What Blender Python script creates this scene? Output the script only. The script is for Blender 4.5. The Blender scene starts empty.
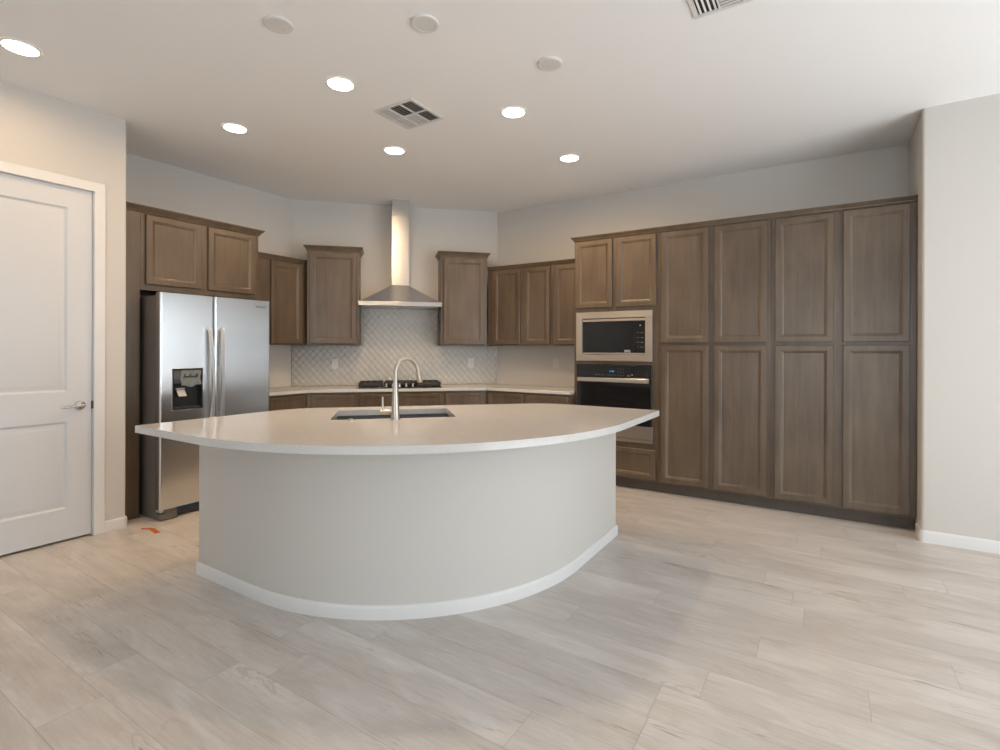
import bpy, bmesh, math, random
from mathutils import Vector, Matrix
sc = bpy.context.scene
COL = sc.collection
PI = math.pi
R2 = math.sqrt(2.0)

# ------------------------------------------------------------------ camera
F_PX, CX, CY, YAW, ROLL, CAM_H = 513.6, 500.0, 349.76, 0.565, 0.003, 1.335
cam_d = bpy.data.cameras.new('camera')
cam = bpy.data.objects.new('camera', cam_d)
COL.objects.link(cam)
cam_d.sensor_width = 36.0
cam_d.lens = 36.0 * F_PX / 1000.0
cam_d.shift_x = 0.0
cam_d.shift_y = -(375.0 - CY) / 1000.0
cam_d.clip_start = 0.05
fw = Vector((-math.sin(YAW), math.cos(YAW), 0))
rt = Vector((math.cos(YAW), math.sin(YAW), 0))
up = Vector((0, 0, 1))
r2 = rt * math.cos(ROLL) + up * math.sin(ROLL)
u2 = -rt * math.sin(ROLL) + up * math.cos(ROLL)
cam.matrix_world = Matrix(((r2.x, u2.x, -fw.x, 0), (r2.y, u2.y, -fw.y, 0), (r2.z, u2.z, -fw.z, CAM_H), (0, 0, 0, 1)))
sc.camera = cam

# ------------------------------------------------------------------ world, exposure
sc.view_settings.view_transform = 'Standard'
sc.view_settings.look = 'None'
sc.view_settings.gamma = 1.0
sc.view_settings.use_curve_mapping = False
sc.view_settings.exposure = 0.06
w = bpy.data.worlds.new('sky')
sc.world = w
w.use_nodes = True
bg = w.node_tree.nodes['Background']
bg.inputs[0].default_value = (0.80, 0.90, 1.0, 1)
bg.inputs[1].default_value = 2.0

# room extents (metres, camera stands over the origin)
CEIL = 3.037
XL, XD, YD = -5.136, -4.418, 1.749      # fridge wall, door wall, corner between them
P1 = Vector((-5.136, 3.662, 0))         # fridge wall meets hood wall
P2 = Vector((-3.438, 5.36, 0))          # hood wall meets oven wall
YR = 5.36
XE, YE = 0.57, 4.625                    # corner of the end wall
XW, YB = 3.7, -4.2                      # window wall, rear wall


def area_light(name, loc, rot, sx, sy, power, color):
    d = bpy.data.lights.new(name, 'AREA')
    d.shape = 'RECTANGLE'
    d.size, d.size_y = sx, sy
    d.energy = power
    d.color = color
    o = bpy.data.objects.new(name, d)
    COL.objects.link(o)
    o.location = loc
    o.rotation_euler = rot
    return o


DAY = (0.90, 0.96, 1.0)
# daylight coming in through the glass doors on the window wall and the rear windows
area_light('daylight_glass_doors', (XW + 0.02, 2.2, 1.25), (0, -PI / 2, PI), 2.3, 3.8, 70, DAY).rotation_euler = (0, PI / 2, 0)
area_light('daylight_rear_window', (0.5, YB - 0.02, 1.45), (PI / 2, 0, 0), 3.6, 2.0, 42, DAY)
# sun slanting in through the glass doors onto the floor on the right, outside the frame
sun_d = bpy.data.lights.new('sun', 'SUN')
sun_d.energy = 20.0
sun_d.angle = math.radians(0.6)
sun_d.color = (0.97, 0.985, 1.0)
sun = bpy.data.objects.new('sun', sun_d)
COL.objects.link(sun)
sun.location = (8, 2, 6)
sun.rotation_euler = Vector((-math.cos(math.radians(55)), 0.06, -math.sin(math.radians(55)))).to_track_quat('-Z', 'Y').to_euler()
WARM = (1.0, 0.67, 0.38)
CAN_POWER = 13.0

# ------------------------------------------------------------------ materials
def nt(m):
    m.use_nodes = True
    n = m.node_tree
    return n, n.nodes, n.links


def mat(name, color, rough=0.5, metal=0.0, spec=0.5, noise=0.0, nscale=8.0, bump=0.0, bscale=200.0, coat=0.0, emit=None, estr=0.0, aniso=0.0):
    m = bpy.data.materials.new(name)
    t, N, L = nt(m)
    b = N['Principled BSDF']
    b.inputs['Base Color'].default_value = (*color, 1)
    b.inputs['Roughness'].default_value = rough
    b.inputs['Metallic'].default_value = metal
    b.inputs['Specular IOR Level'].default_value = spec
    b.inputs['Coat Weight'].default_value = coat
    if aniso:
        b.inputs['Anisotropic'].default_value = aniso
    if emit:
        b.inputs['Emission Color'].default_value = (*emit, 1)
        b.inputs['Emission Strength'].default_value = estr
    tc = N.new('ShaderNodeTexCoord')
    if noise:
        n = N.new('ShaderNodeTexNoise')
        n.inputs['Scale'].default_value = nscale
        n.inputs['Detail'].default_value = 4
        L.new(tc.outputs['Object'], n.inputs['Vector'])
        r = N.new('ShaderNodeMapRange')
        r.inputs['From Min'].default_value = 0.3
        r.inputs['From Max'].default_value = 0.7
        r.inputs['To Min'].default_value = 1 - noise
        r.inputs['To Max'].default_value = 1 + noise
        L.new(n.outputs['Fac'], r.inputs['Value'])
        mx = N.new('ShaderNodeVectorMath')
        mx.operation = 'SCALE'
        mx.inputs[0].default_value = color
        L.new(r.outputs[0], mx.inputs['Scale'])
        L.new(mx.outputs[0], b.inputs['Base Color'])
    if bump:
        n2 = N.new('ShaderNodeTexNoise')
        n2.inputs['Scale'].default_value = bscale
        n2.inputs['Detail'].default_value = 3
        L.new(tc.outputs['Object'], n2.inputs['Vector'])
        bp = N.new('ShaderNodeBump')
        bp.inputs['Strength'].default_value = bump
        bp.inputs['Distance'].default_value = 0.002
        L.new(n2.outputs['Fac'], bp.inputs['Height'])
        L.new(bp.outputs[0], b.inputs['Normal'])
    return m


def wood_mat(name, dark, light, rough=0.33):
    m = bpy.data.materials.new(name)
    t, N, L = nt(m)
    b = N['Principled BSDF']
    b.inputs['Roughness'].default_value = rough
    b.inputs['Specular IOR Level'].default_value = 0.62
    tc = N.new('ShaderNodeTexCoord')
    oi = N.new('ShaderNodeObjectInfo')
    sc_ = N.new('ShaderNodeMath'); sc_.operation = 'MULTIPLY'; sc_.inputs[1].default_value = 57.0
    L.new(oi.outputs['Random'], sc_.inputs[0])
    ad = N.new('ShaderNodeVectorMath'); ad.operation = 'ADD'
    L.new(tc.outputs['Object'], ad.inputs[0]); L.new(sc_.outputs[0], ad.inputs[1])
    mp = N.new('ShaderNodeMapping'); mp.inputs['Scale'].default_value = (26, 26, 1.6)
    L.new(ad.outputs[0], mp.inputs['Vector'])
    n1 = N.new('ShaderNodeTexNoise'); n1.inputs['Scale'].default_value = 1.0; n1.inputs['Detail'].default_value = 6; n1.inputs['Roughness'].default_value = 0.65; n1.inputs['Distortion'].default_value = 0.6
    L.new(mp.outputs[0], n1.inputs['Vector'])
    mp2 = N.new('ShaderNodeMapping'); mp2.inputs['Scale'].default_value = (5, 5, 2.2)
    L.new(ad.outputs[0], mp2.inputs['Vector'])
    n2 = N.new('ShaderNodeTexNoise'); n2.inputs['Scale'].default_value = 1.0; n2.inputs['Detail'].default_value = 3
    L.new(mp2.outputs[0], n2.inputs['Vector'])
    mixf = N.new('ShaderNodeMath'); mixf.operation = 'MULTIPLY_ADD'; mixf.inputs[1].default_value = 0.5
    L.new(n1.outputs['Fac'], mixf.inputs[0])
    h = N.new('ShaderNodeMath'); h.operation = 'MULTIPLY'; h.inputs[1].default_value = 0.5
    L.new(n2.outputs['Fac'], h.inputs[0]); L.new(h.outputs[0], mixf.inputs[2])
    rp = N.new('ShaderNodeValToRGB')
    rp.color_ramp.elements[0].position = 0.34; rp.color_ramp.elements[0].color = (*dark, 1)
    rp.color_ramp.elements[1].position = 0.66; rp.color_ramp.elements[1].color = (*light, 1)
    L.new(mixf.outputs[0], rp.inputs[0])
    L.new(rp.outputs[0], b.inputs['Base Color'])
    bp = N.new('ShaderNodeBump'); bp.inputs['Strength'].default_value = 0.12; bp.inputs['Distance'].default_value = 0.001
    L.new(n1.outputs['Fac'], bp.inputs['Height']); L.new(bp.outputs[0], b.inputs['Normal'])
    return m


def steel_mat(name, color, rough, stretch=(1.5, 1.5, 700), var=0.02, aniso=0.0, rot=0.0):
    m = bpy.data.materials.new(name)
    t, N, L = nt(m)
    b = N['Principled BSDF']
    b.inputs['Metallic'].default_value = 1.0
    b.inputs['Base Color'].default_value = (*color, 1)
    b.inputs['Anisotropic'].default_value = aniso
    b.inputs['Anisotropic Rotation'].default_value = rot
    if aniso:
        tg = N.new('ShaderNodeTangent'); tg.direction_type = 'RADIAL'; tg.axis = 'Z'
        L.new(tg.outputs[0], b.inputs['Tangent'])
    tc = N.new('ShaderNodeTexCoord')
    mp = N.new('ShaderNodeMapping'); mp.inputs['Scale'].default_value = stretch
    L.new(tc.outputs['Object'], mp.inputs['Vector'])
    n1 = N.new('ShaderNodeTexNoise'); n1.inputs['Scale'].default_value = 3.0; n1.inputs['Detail'].default_value = 4
    L.new(mp.outputs[0], n1.inputs['Vector'])
    r = N.new('ShaderNodeMapRange'); r.inputs['To Min'].default_value = rough - var; r.inputs['To Max'].default_value = rough + var
    L.new(n1.outputs['Fac'], r.inputs['Value']); L.new(r.outputs[0], b.inputs['Roughness'])
    return m


def floor_mat():
    m = bpy.data.materials.new('wood_look_tile')
    t, N, L = nt(m)
    b = N['Principled BSDF']
    b.inputs['Roughness'].default_value = 0.42
    b.inputs['Specular IOR Level'].default_value = 0.45
    uv = N.new('ShaderNodeUVMap'); uv.uv_map = 'grain'
    at = N.new('ShaderNodeAttribute'); at.attribute_name = 'plank_tone'

    def noise(scale, sx, sy, det, rough=0.6, dist=0.0):
        mp = N.new('ShaderNodeMapping'); mp.inputs['Scale'].default_value = (sx, sy, 1)
        L.new(uv.outputs[0], mp.inputs['Vector'])
        n = N.new('ShaderNodeTexNoise'); n.inputs['Scale'].default_value = scale
        n.inputs['Detail'].default_value = det; n.inputs['Roughness'].default_value = rough; n.inputs['Distortion'].default_value = dist
        L.new(mp.outputs[0], n.inputs['Vector'])
        return n

    def ramp(src, p0, c0, p1, c1):
        r = N.new('ShaderNodeValToRGB')
        r.color_ramp.elements[0].position = p0; r.color_ramp.elements[0].color = (*c0, 1)
        r.color_ramp.elements[1].position = p1; r.color_ramp.elements[1].color = (*c1, 1)
        L.new(src, r.inputs[0])
        return r

    def mixc(fac, a, bb, mode='MIX', f=None):
        x = N.new('ShaderNodeMix'); x.data_type = 'RGBA'; x.blend_type = mode
        if fac is not None:
            L.new(fac, x.inputs['Factor'])
        else:
            x.inputs['Factor'].default_value = f
        L.new(a, x.inputs['A'])
        if isinstance(bb, tuple):
            x.inputs['B'].default_value = (*bb, 1)
        else:
            L.new(bb, x.inputs['B'])
        return x.outputs['Result']
    base = ramp(noise(1.0, 1.6, 5.5, 5, 0.62, 0.8).outputs['Fac'], 0.30, (0.535, 0.488, 0.442), 0.72, (0.705, 0.67, 0.635))
    fine = ramp(noise(1.0, 5.0, 70.0, 5, 0.7, 0.3).outputs['Fac'], 0.3, (0.87, 0.86, 0.85), 0.7, (1.06, 1.06, 1.06))
    c = mixc(None, base.outputs[0], fine.outputs[0], 'MULTIPLY', 0.8)
    # dark drawn-out streaks
    st = ramp(noise(1.0, 2.2, 30.0, 4, 0.6, 1.8).outputs['Fac'], 0.59, (0, 0, 0), 0.72, (1, 1, 1))
    gate = ramp(noise(1.0, 1.3, 3.6, 2).outputs['Fac'], 0.44, (0, 0, 0), 0.64, (1, 1, 1))
    g = N.new('ShaderNodeMath'); g.operation = 'MULTIPLY'
    L.new(st.outputs[0], g.inputs[0]); L.new(gate.outputs[0], g.inputs[1])
    g2 = N.new('ShaderNodeMath'); g2.operation = 'MULTIPLY'; g2.inputs[1].default_value = 0.85
    L.new(g.outputs[0], g2.inputs[0])
    c = mixc(g2.outputs[0], c, (0.24, 0.195, 0.15))
    # knots with rings
    mp = N.new('ShaderNodeMapping'); mp.inputs['Scale'].default_value = (0.9, 2.9, 1)
    L.new(uv.outputs[0], mp.inputs['Vector'])
    vo = N.new('ShaderNodeTexVoronoi'); vo.inputs['Scale'].default_value = 1.0
    wob = noise(1.0, 5.0, 9.0, 3, 0.6, 0.5)
    wv = N.new('ShaderNodeVectorMath'); wv.operation = 'MULTIPLY_ADD'
    wv.inputs[1].default_value = (0.42, 0.42, 0.0)
    L.new(wob.outputs['Color'], wv.inputs[0]); L.new(mp.outputs[0], wv.inputs[2])
    L.new(wv.outputs[0], vo.inputs['Vector'])
    kn = ramp(vo.outputs['Distance'], 0.015, (0.8, 0.8, 0.8), 0.06, (0, 0, 0))
    c = mixc(kn.outputs[0], c, (0.27, 0.22, 0.175))
    rg = N.new('ShaderNodeMath'); rg.operation = 'SINE'
    rm = N.new('ShaderNodeMath'); rm.operation = 'MULTIPLY'; rm.inputs[1].default_value = 70.0
    L.new(vo.outputs['Distance'], rm.inputs[0]); L.new(rm.outputs[0], rg.inputs[0])
    ring = ramp(rg.outputs[0], 0.55, (0, 0, 0), 1.0, (1, 1, 1))
    fall = ramp(vo.outputs['Distance'], 0.04, (0.50, 0.50, 0.50), 0.27, (0, 0, 0))
    rr = N.new('ShaderNodeMath'); rr.operation = 'MULTIPLY'
    L.new(ring.outputs[0], rr.inputs[0]); L.new(fall.outputs[0], rr.inputs[1])
    c = mixc(rr.outputs[0], c, (0.36, 0.30, 0.24))
    tone = N.new('ShaderNodeVectorMath'); tone.operation = 'SCALE'
    L.new(c, tone.inputs[0]); L.new(at.outputs['Fac'], tone.inputs['Scale'])
    L.new(tone.outputs[0], b.inputs['Base Color'])
    bp = N.new('ShaderNodeBump'); bp.inputs['Strength'].default_value = 0.15; bp.inputs['Distance'].default_value = 0.001
    L.new(fine.outputs[0], bp.inputs['Height']); L.new(bp.outputs[0], b.inputs['Normal'])
    return m


M = {}
M['wall'] = mat('wall_paint', (0.615, 0.592, 0.555), 0.75, spec=0.25, bump=0.15, bscale=140)
M['ceiling'] = mat('ceiling_paint', (0.89, 0.89, 0.89), 0.85, spec=0.2, bump=0.15, bscale=120)
M['trim'] = mat('white_trim_paint', (0.74, 0.735, 0.725), 0.38, spec=0.45, noise=0.01)
M['door'] = mat('white_door_paint', (0.645, 0.655, 0.665), 0.40, spec=0.45, bump=0.05, bscale=90)
M['floor'] = floor_mat()
M['grout'] = mat('grey_grout', (0.42, 0.38, 0.335), 0.8, noise=0.06)
M['wood'] = wood_mat('stained_maple', (0.080, 0.054, 0.032), (0.148, 0.106, 0.068))
M['toe'] = wood_mat('toe_kick_board', (0.070, 0.052, 0.040), (0.095, 0.073, 0.057), 0.5)
M['quartz'] = mat('pale_quartz', (0.63, 0.62, 0.60), 0.10, spec=0.5, noise=0.025, nscale=40)
M['steel'] = steel_mat('brushed_steel', (0.43, 0.415, 0.395), 0.36, aniso=0.75, rot=0.25)
M['hood_steel'] = steel_mat('hood_steel', (0.58, 0.59, 0.595), 0.33, aniso=0.75, rot=0.25)
M['steel_soft'] = steel_mat('fridge_steel', (0.72, 0.735, 0.745), 0.23, aniso=0.92, rot=0.0)
M['handle_steel'] = steel_mat('handle_steel', (0.74, 0.745, 0.75), 0.34)
M['sink_steel'] = steel_mat('dark_sink_steel', (0.09, 0.09, 0.09), 0.38)
M['nickel'] = steel_mat('brushed_nickel', (0.50, 0.455, 0.40), 0.33, (60, 60, 4))
M['chrome'] = mat('satin_nickel', (0.50, 0.49, 0.47), 0.22, 1.0, noise=0.03)
M['grey_side'] = mat('textured_grey_enamel', (0.17, 0.155, 0.14), 0.45, noise=0.04, bump=0.2, bscale=300)
M['black_glass'] = mat('black_glass', (0.012, 0.012, 0.013), 0.06, spec=0.55, noise=0.05)
M['black'] = mat('black_plastic', (0.016, 0.016, 0.017), 0.35, noise=0.05)
M['iron'] = mat('cast_iron', (0.022, 0.020, 0.019), 0.55, bump=0.3, bscale=400)
M['dark_grey'] = mat('dark_grey_plastic', (0.06, 0.065, 0.068), 0.4, noise=0.05)
M['film'] = mat('clear_protective_film', (0.42, 0.46, 0.46), 0.18, noise=0.12, nscale=30, spec=0.6)
M['pale_plastic'] = mat('pale_grey_plastic', (0.44, 0.43, 0.42), 0.35, noise=0.04)
M['plate'] = mat('white_plastic_plate', (0.70, 0.68, 0.65), 0.35, noise=0.02)
M['slot'] = mat('outlet_slot', (0.10, 0.095, 0.09), 0.5, noise=0.02)
M['tile'] = mat('glazed_tile', (0.58, 0.57, 0.535), 0.09, spec=0.55, noise=0.05, nscale=18)
M['tile_grout'] = mat('tile_grout', (0.50, 0.485, 0.455), 0.8, noise=0.04)
M['blue'] = mat('blue_display', (0.01, 0.03, 0.09), 0.3, noise=0.02, emit=(0.12, 0.38, 1.0), estr=1.3)
M['print'] = mat('grey_printing', (0.30, 0.29, 0.27), 0.4, noise=0.02)
M['dark_print'] = mat('dark_printing', (0.02, 0.022, 0.025), 0.4, noise=0.02)
M['blue_tape'] = mat('blue_tape', (0.02, 0.07, 0.13), 0.4, noise=0.05)
M['orange'] = mat('orange_tape', (0.62, 0.15, 0.02), 0.5, noise=0.08, nscale=60)
M['vent'] = mat('white_enamel', (0.72, 0.71, 0.69), 0.45, noise=0.01)
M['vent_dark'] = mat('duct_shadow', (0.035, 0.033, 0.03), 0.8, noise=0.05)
M['lens'] = mat('lit_lens', (0.9, 0.85, 0.75), 0.5, noise=0.01, emit=(1.0, 0.90, 0.76), estr=9.0)
M['frame'] = mat('window_frame_vinyl', (0.75, 0.74, 0.72), 0.4, noise=0.01)


# ------------------------------------------------------------------ mesh helpers
class MB:
    def __init__(self):
        self.bm = bmesh.new()

    def box(self, x0, x1, y0, y1, z0, z1):
        bm = self.bm
        v = [bm.verts.new(p) for p in ((x0, y0, z0), (x1, y0, z0), (x1, y1, z0), (x0, y1, z0), (x0, y0, z1), (x1, y0, z1), (x1, y1, z1), (x0, y1, z1))]
        for f in ((0, 3, 2, 1), (4, 5, 6, 7), (0, 1, 5, 4), (1, 2, 6, 5), (2, 3, 7, 6), (3, 0, 4, 7)):
            bm.faces.new([v[i] for i in f])
        return self

    def prism(self, poly, z0, z1, caps=True):
        bm = self.bm
        a = [bm.verts.new((p[0], p[1], z0)) for p in poly]
        b = [bm.verts.new((p[0], p[1], z1)) for p in poly]
        n = len(poly)
        for i in range(n):
            j = (i + 1) % n
            bm.faces.new((a[i], a[j], b[j], b[i]))
        if caps:
            bm.faces.new(a[::-1]); bm.faces.new(b)
        return self

    def loft(self, rings, closed=True, cap0=True, cap1=True):
        bm = self.bm
        rv = [[bm.verts.new(p) for p in r] for r in rings]
        n = len(rings[0])
        for a, b in zip(rv, rv[1:]):
            for i in range(n if closed else n - 1):
                j = (i + 1) % n
                bm.faces.new((a[i], a[j], b[j], b[i]))
        if closed and cap0:
            bm.faces.new(rv[0][::-1])
        if closed and cap1:
            bm.faces.new(rv[-1])
        return self

    def lathe(self, prof, c=(0, 0, 0), axis='z', n=28, cap0=True, cap1=True):
        rings = []
        for r, h in prof:
            ring = []
            for k in range(n):
                a = 2 * PI * k / n
                u, v = r * math.cos(a), r * math.sin(a)
                if axis == 'z':
                    p = (c[0] + u, c[1] + v, c[2] + h)
                elif axis == 'y':
                    p = (c[0] + u, c[1] + h, c[2] + v)
                else:
                    p = (c[0] + h, c[1] + u, c[2] + v)
                ring.append(p)
            rings.append(ring)
        return self.loft(rings, True, cap0, cap1)

    def tube(self, path, radii, n=16, cap=True):
        path = [Vector(p) for p in path]
        if not isinstance(radii, (list, tuple)):
            radii = [radii] * len(path)
        rings = []
        ref = None
        for i, p in enumerate(path):
            t = (path[min(i + 1, len(path) - 1)] - path[max(i - 1, 0)]).normalized()
            if ref is None:
                ref = t.orthogonal().normalized()
            ref = (ref - t * ref.dot(t)).normalized()
            bi = t.cross(ref)
            rings.append([tuple(p + (ref * math.cos(2 * PI * k / n) + bi * math.sin(2 * PI * k / n)) * radii[i]) for k in range(n)])
        return self.loft(rings, True, cap, cap)

    def rects(self, seq):
        """rings of rectangles (x0,x1,z0,z1,y) seen from -y; last one is filled, first one left open unless flat"""
        rings = [[(x0, y, z0), (x1, y, z0), (x1, y, z1), (x0, y, z1)] for x0, x1, z0, z1, y in seq]
        return self.loft(rings, True, True, True)


def rrect(x0, x1, y0, y1, r, n=5):
    pts = []
    for cx, cy, a0 in ((x1 - r, y0 + r, -90), (x1 - r, y1 - r, 0), (x0 + r, y1 - r, 90), (x0 + r, y0 + r, 180)):
        for k in range(n + 1):
            a = math.radians(a0 + 90 * k / n)
            pts.append((cx + r * math.cos(a), cy + r * math.sin(a)))
    return pts


def fillet(poly, radii, n=10):
    """round the corners of a polygon; radii: {index: radius}"""
    out = []
    N_ = len(poly)
    for i, p in enumerate(poly):
        r = radii.get(i, 0)
        p = Vector((p[0], p[1]))
        if not r:
            out.append((p.x, p.y)); continue
        a = Vector(poly[i - 1][:2]) - p
        b = Vector(poly[(i + 1) % N_][:2]) - p
        a.normalize(); b.normalize()
        half = a.angle(b) / 2
        d = r / math.tan(half)
        c = p + (a + b).normalized() * (r / math.sin(half))
        s0 = p + a * d - c
        s1 = p + b * d - c
        ang0 = math.atan2(s0.y, s0.x)
        dl = math.atan2(s1.y, s1.x) - ang0
        while dl > PI: dl -= 2 * PI
        while dl < -PI: dl += 2 * PI
        k_n = max(n, int(abs(dl) * r / 0.03))
        for k in range(k_n + 1):
            a_ = ang0 + dl * k / k_n
            out.append((c.x + r * math.cos(a_), c.y + r * math.sin(a_)))
    return out


def offset_open(path, d):
    """offset an open polyline to its left by d"""
    out = []
    P_ = [Vector(p) for p in path]
    for i, p in enumerate(P_):
        t0 = (p - P_[i - 1]).normalized() if i else None
        t1 = (P_[i + 1] - p).normalized() if i < len(P_) - 1 else None
        n0 = Vector((-t0.y, t0.x)) if t0 else None
        n1 = Vector((-t1.y, t1.x)) if t1 else None
        if n0 is None: q = p + n1 * d
        elif n1 is None: q = p + n0 * d
        else:
            m_ = (n0 + n1).normalized()
            q = p + m_ * (d / max(0.3, m_.dot(n0)))
        out.append((q.x, q.y))
    return out


def obj(name, mb, m, parent=None, origin=(0, 0, 0), smooth=35, bevel=0, loc=None):
    bm = mb.bm if isinstance(mb, MB) else mb
    if origin != (0, 0, 0):
        bmesh.ops.translate(bm, verts=bm.verts[:], vec=-Vector(origin))
    bmesh.ops.recalc_face_normals(bm, faces=bm.faces[:])
    me = bpy.data.meshes.new(name)
    bm.to_mesh(me)
    bm.free()
    me.materials.append(m)
    o = bpy.data.objects.new(name, me)
    COL.objects.link(o)
    if parent:
        o.parent = parent
    if loc:
        o.location = loc
    if smooth:
        for p in me.polygons:
            p.use_smooth = True
        me.set_sharp_from_angle(angle=math.radians(smooth))
    if bevel:
        b = o.modifiers.new('edge', 'BEVEL')
        b.width = bevel
        b.segments = 2
        b.limit_method = 'ANGLE'
        b.angle_limit = math.radians(40)
        b.harden_normals = False
    return o


def struct(name, mb, m, **k):
    o = obj(name, mb, m, **k)
    o['kind'] = 'structure'
    return o


def tag(o, label, cat, group=None):
    o['label'] = label
    o['category'] = cat
    if group:
        o['group'] = group
    return o


# wall frames: local x runs to the viewer's right along the wall, local y goes into the wall, z up
FR = {
    'right': (Vector((0, YR, 0)), 0.0),
    'left': (Vector((XL, 0, 0)), PI / 2),
    'hood': (P1.copy(), PI / 4),
    'world': (Vector((0, 0, 0)), 0.0),
    'door': (Vector((XD, 0, 0)), PI / 2),
    'diag': (Vector((0, 0, 0)), PI / 4),
}


class Thing:
    def __init__(self, name, label, cat, frame, origin, group=None):
        o = bpy.data.objects.new(name, None)
        o.empty_display_size = 0.1
        COL.objects.link(o)
        base, rz = FR[frame]
        self.origin = tuple(origin)
        o.location = base + Matrix.Rotation(rz, 3, 'Z') @ Vector(origin)
        o.rotation_euler = (0, 0, rz)
        tag(o, label, cat, group)
        self.o = o

    def part(self, name, mb, m, parent=None, smooth=35, bevel=0, label=None):
        p = obj(name, mb, m, parent or self.o, self.origin, smooth, bevel)
        if label:
            p['label'] = label
        return p


# ------------------------------------------------------------------ room shell
T = 0.12
# floor: planks of wood-look tile in running bond, grout bed just below
def build_floor():
    rnd = random.Random(4)
    pitch, y_ref, ln, gap = 0.2036, 1.26, 1.219, 0.0009
    known = {-1: -2.105, 0: -1.917, 1: -2.13, 2: -1.76, 3: -0.547, 4: -0.406, 5: 0.144, 6: -0.253, 7: 0.455, 9: -0.147}
    bm = bmesh.new()
    uvl = bm.loops.layers.uv.new('grain')
    tl = bm.faces.layers.float.new('plank_tone')
    x_min, x_max, y_min, y_max = -5.3, XW, YB, 5.45
    k = math.floor((y_min - y_ref) / pitch)
    while y_ref + k * pitch < y_max:
        ya, yb = y_ref + k * pitch + gap, y_ref + (k + 1) * pitch - gap
        ya, yb = max(ya, y_min), min(yb, y_max)
        j = known.get(k, rnd.uniform(0, ln))
        x = j - math.ceil((j - x_min) / ln) * ln
        while x < x_max:
            xa, xb = max(x + gap, x_min), min(x + ln - gap, x_max)
            if xb - xa > 0.01 and yb - ya > 0.01:
                vs = [bm.verts.new(p) for p in ((xa, ya, 0), (xb, ya, 0), (xb, yb, 0), (xa, yb, 0))]
                f = bm.faces.new(vs)
                ou, ov = rnd.uniform(0, 60), rnd.uniform(0, 60)
                f[tl] = rnd.uniform(0.93, 1.04)
                for lp in f.loops:
                    lp[uvl].uv = (lp.vert.co.x + ou, lp.vert.co.y + ov)
            x += ln
        k += 1
    # grout bed and slab underneath
    for z, flip in ((-0.0012, 0), (-0.12, 1)):
        q = [bm.verts.new(p) for p in ((x_min, y_min, z), (x_max, y_min, z), (x_max, y_max, z), (x_min, y_max, z))]
        f = bm.faces.new(q[::-1] if flip else q)
        f.material_index = 1
        f[tl] = 1.0
    me = bpy.data.meshes.new('floor')
    bm.to_mesh(me); bm.free()
    me.materials.append(M['floor']); me.materials.append(M['grout'])
    o = bpy.data.objects.new('floor', me)
    COL.objects.link(o)
    o['kind'] = 'structure'


build_floor()
struct('ceiling', MB().box(-5.3, XW, YB, 5.5, CEIL, CEIL + 0.12), M['ceiling'])

DY0, DY1, DZ1 = 0.622, 1.548, 2.458     # door opening
mb = MB()
mb.box(XD - T, XD, YB, DY0, 0, CEIL)
mb.box(XD - T, XD, DY0, DY1, DZ1, CEIL)
mb.box(XD - T - 0.03, XD - T - 0.001, DY0 - 0.15, DY1 + 0.1, 0, DZ1 + 0.2)  # unseen panel added behind the door to block light leaking through its gaps
mb.prism(fillet([(XD, DY1), (XD, YD), (XL - T, YD), (XL - T, YD - T), (XD - T, YD - T), (XD - T, DY1)], {1: 0.016}), 0, CEIL)
struct('wall_left', mb, M['wall'])
struct('wall_kitchen_left', MB().box(XL - T, XL, YD, P1.y + 0.02, 0, CEIL), M['wall'])
nh = Vector((-1, 1, 0)) / R2
a, b = P1, P2
struct('wall_kitchen_back', MB().prism([(a.x, a.y), (b.x, b.y), (b.x + nh.x * T, b.y + nh.y * T), (a.x + nh.x * T, a.y + nh.y * T)], 0, CEIL), M['wall'])
struct('wall_kitchen_right', MB().box(P2.x - 0.02, XE + T, YR, YR + T, 0, CEIL), M['wall'])
struct('wall_right', MB().prism(fillet([(XE, YR), (XE, YE), (XW, YE), (XW, YE + T), (XE + T, YE + T), (XE + T, YR)], {1: 0.018}), 0, CEIL), M['wall'])
# window wall (to the right, out of frame) with the opening for the glass doors
WY0, WY1, WZ1 = 0.3, 4.1, 2.42
mb = MB()
mb.box(XW, XW + T, YB, WY0, 0, CEIL); mb.box(XW, XW + T, WY1, YE + T, 0, CEIL); mb.box(XW, XW + T, WY0, WY1, WZ1, CEIL)
struct('wall_window', mb, M['wall'])
BX0, BX1, BZ0, BZ1 = -1.3, 2.3, 0.45, 2.45
mb = MB()
mb.box(XD - T, BX0, YB - T, YB, 0, CEIL); mb.box(BX1, XW + T, YB - T, YB, 0, CEIL)
mb.box(BX0, BX1, YB - T, YB, BZ1, CEIL); mb.box(BX0, BX1, YB - T, YB, 0, BZ0)
struct('wall_rear', mb, M['wall'])
mb = MB()
for y in (WY0, (WY0 + WY1) / 2 - 0.03, WY1 - 0.06):
    mb.box(XW + 0.04, XW + 0.1, y, y + 0.06, 0, WZ1)
mb.box(XW + 0.04, XW + 0.1, WY0, WY1, WZ1 - 0.06, WZ1); mb.box(XW + 0.04, XW + 0.1, WY0, WY1, 0, 0.05)
struct('window_1', mb, M['frame'], bevel=0.004)
mb = MB()
for k in range(4):
    x = BX0 + (BX1 - BX0 - 0.06) * k / 3
    mb.box(x, x + 0.06, YB - 0.1, YB - 0.04, BZ0, BZ1)
mb.box(BX0, BX1, YB - 0.1, YB - 0.04, BZ1 - 0.06, BZ1); mb.box(BX0, BX1, YB - 0.1, YB - 0.04, BZ0, BZ0 + 0.06)
struct('window_2', mb, M['frame'], bevel=0.004)


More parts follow.
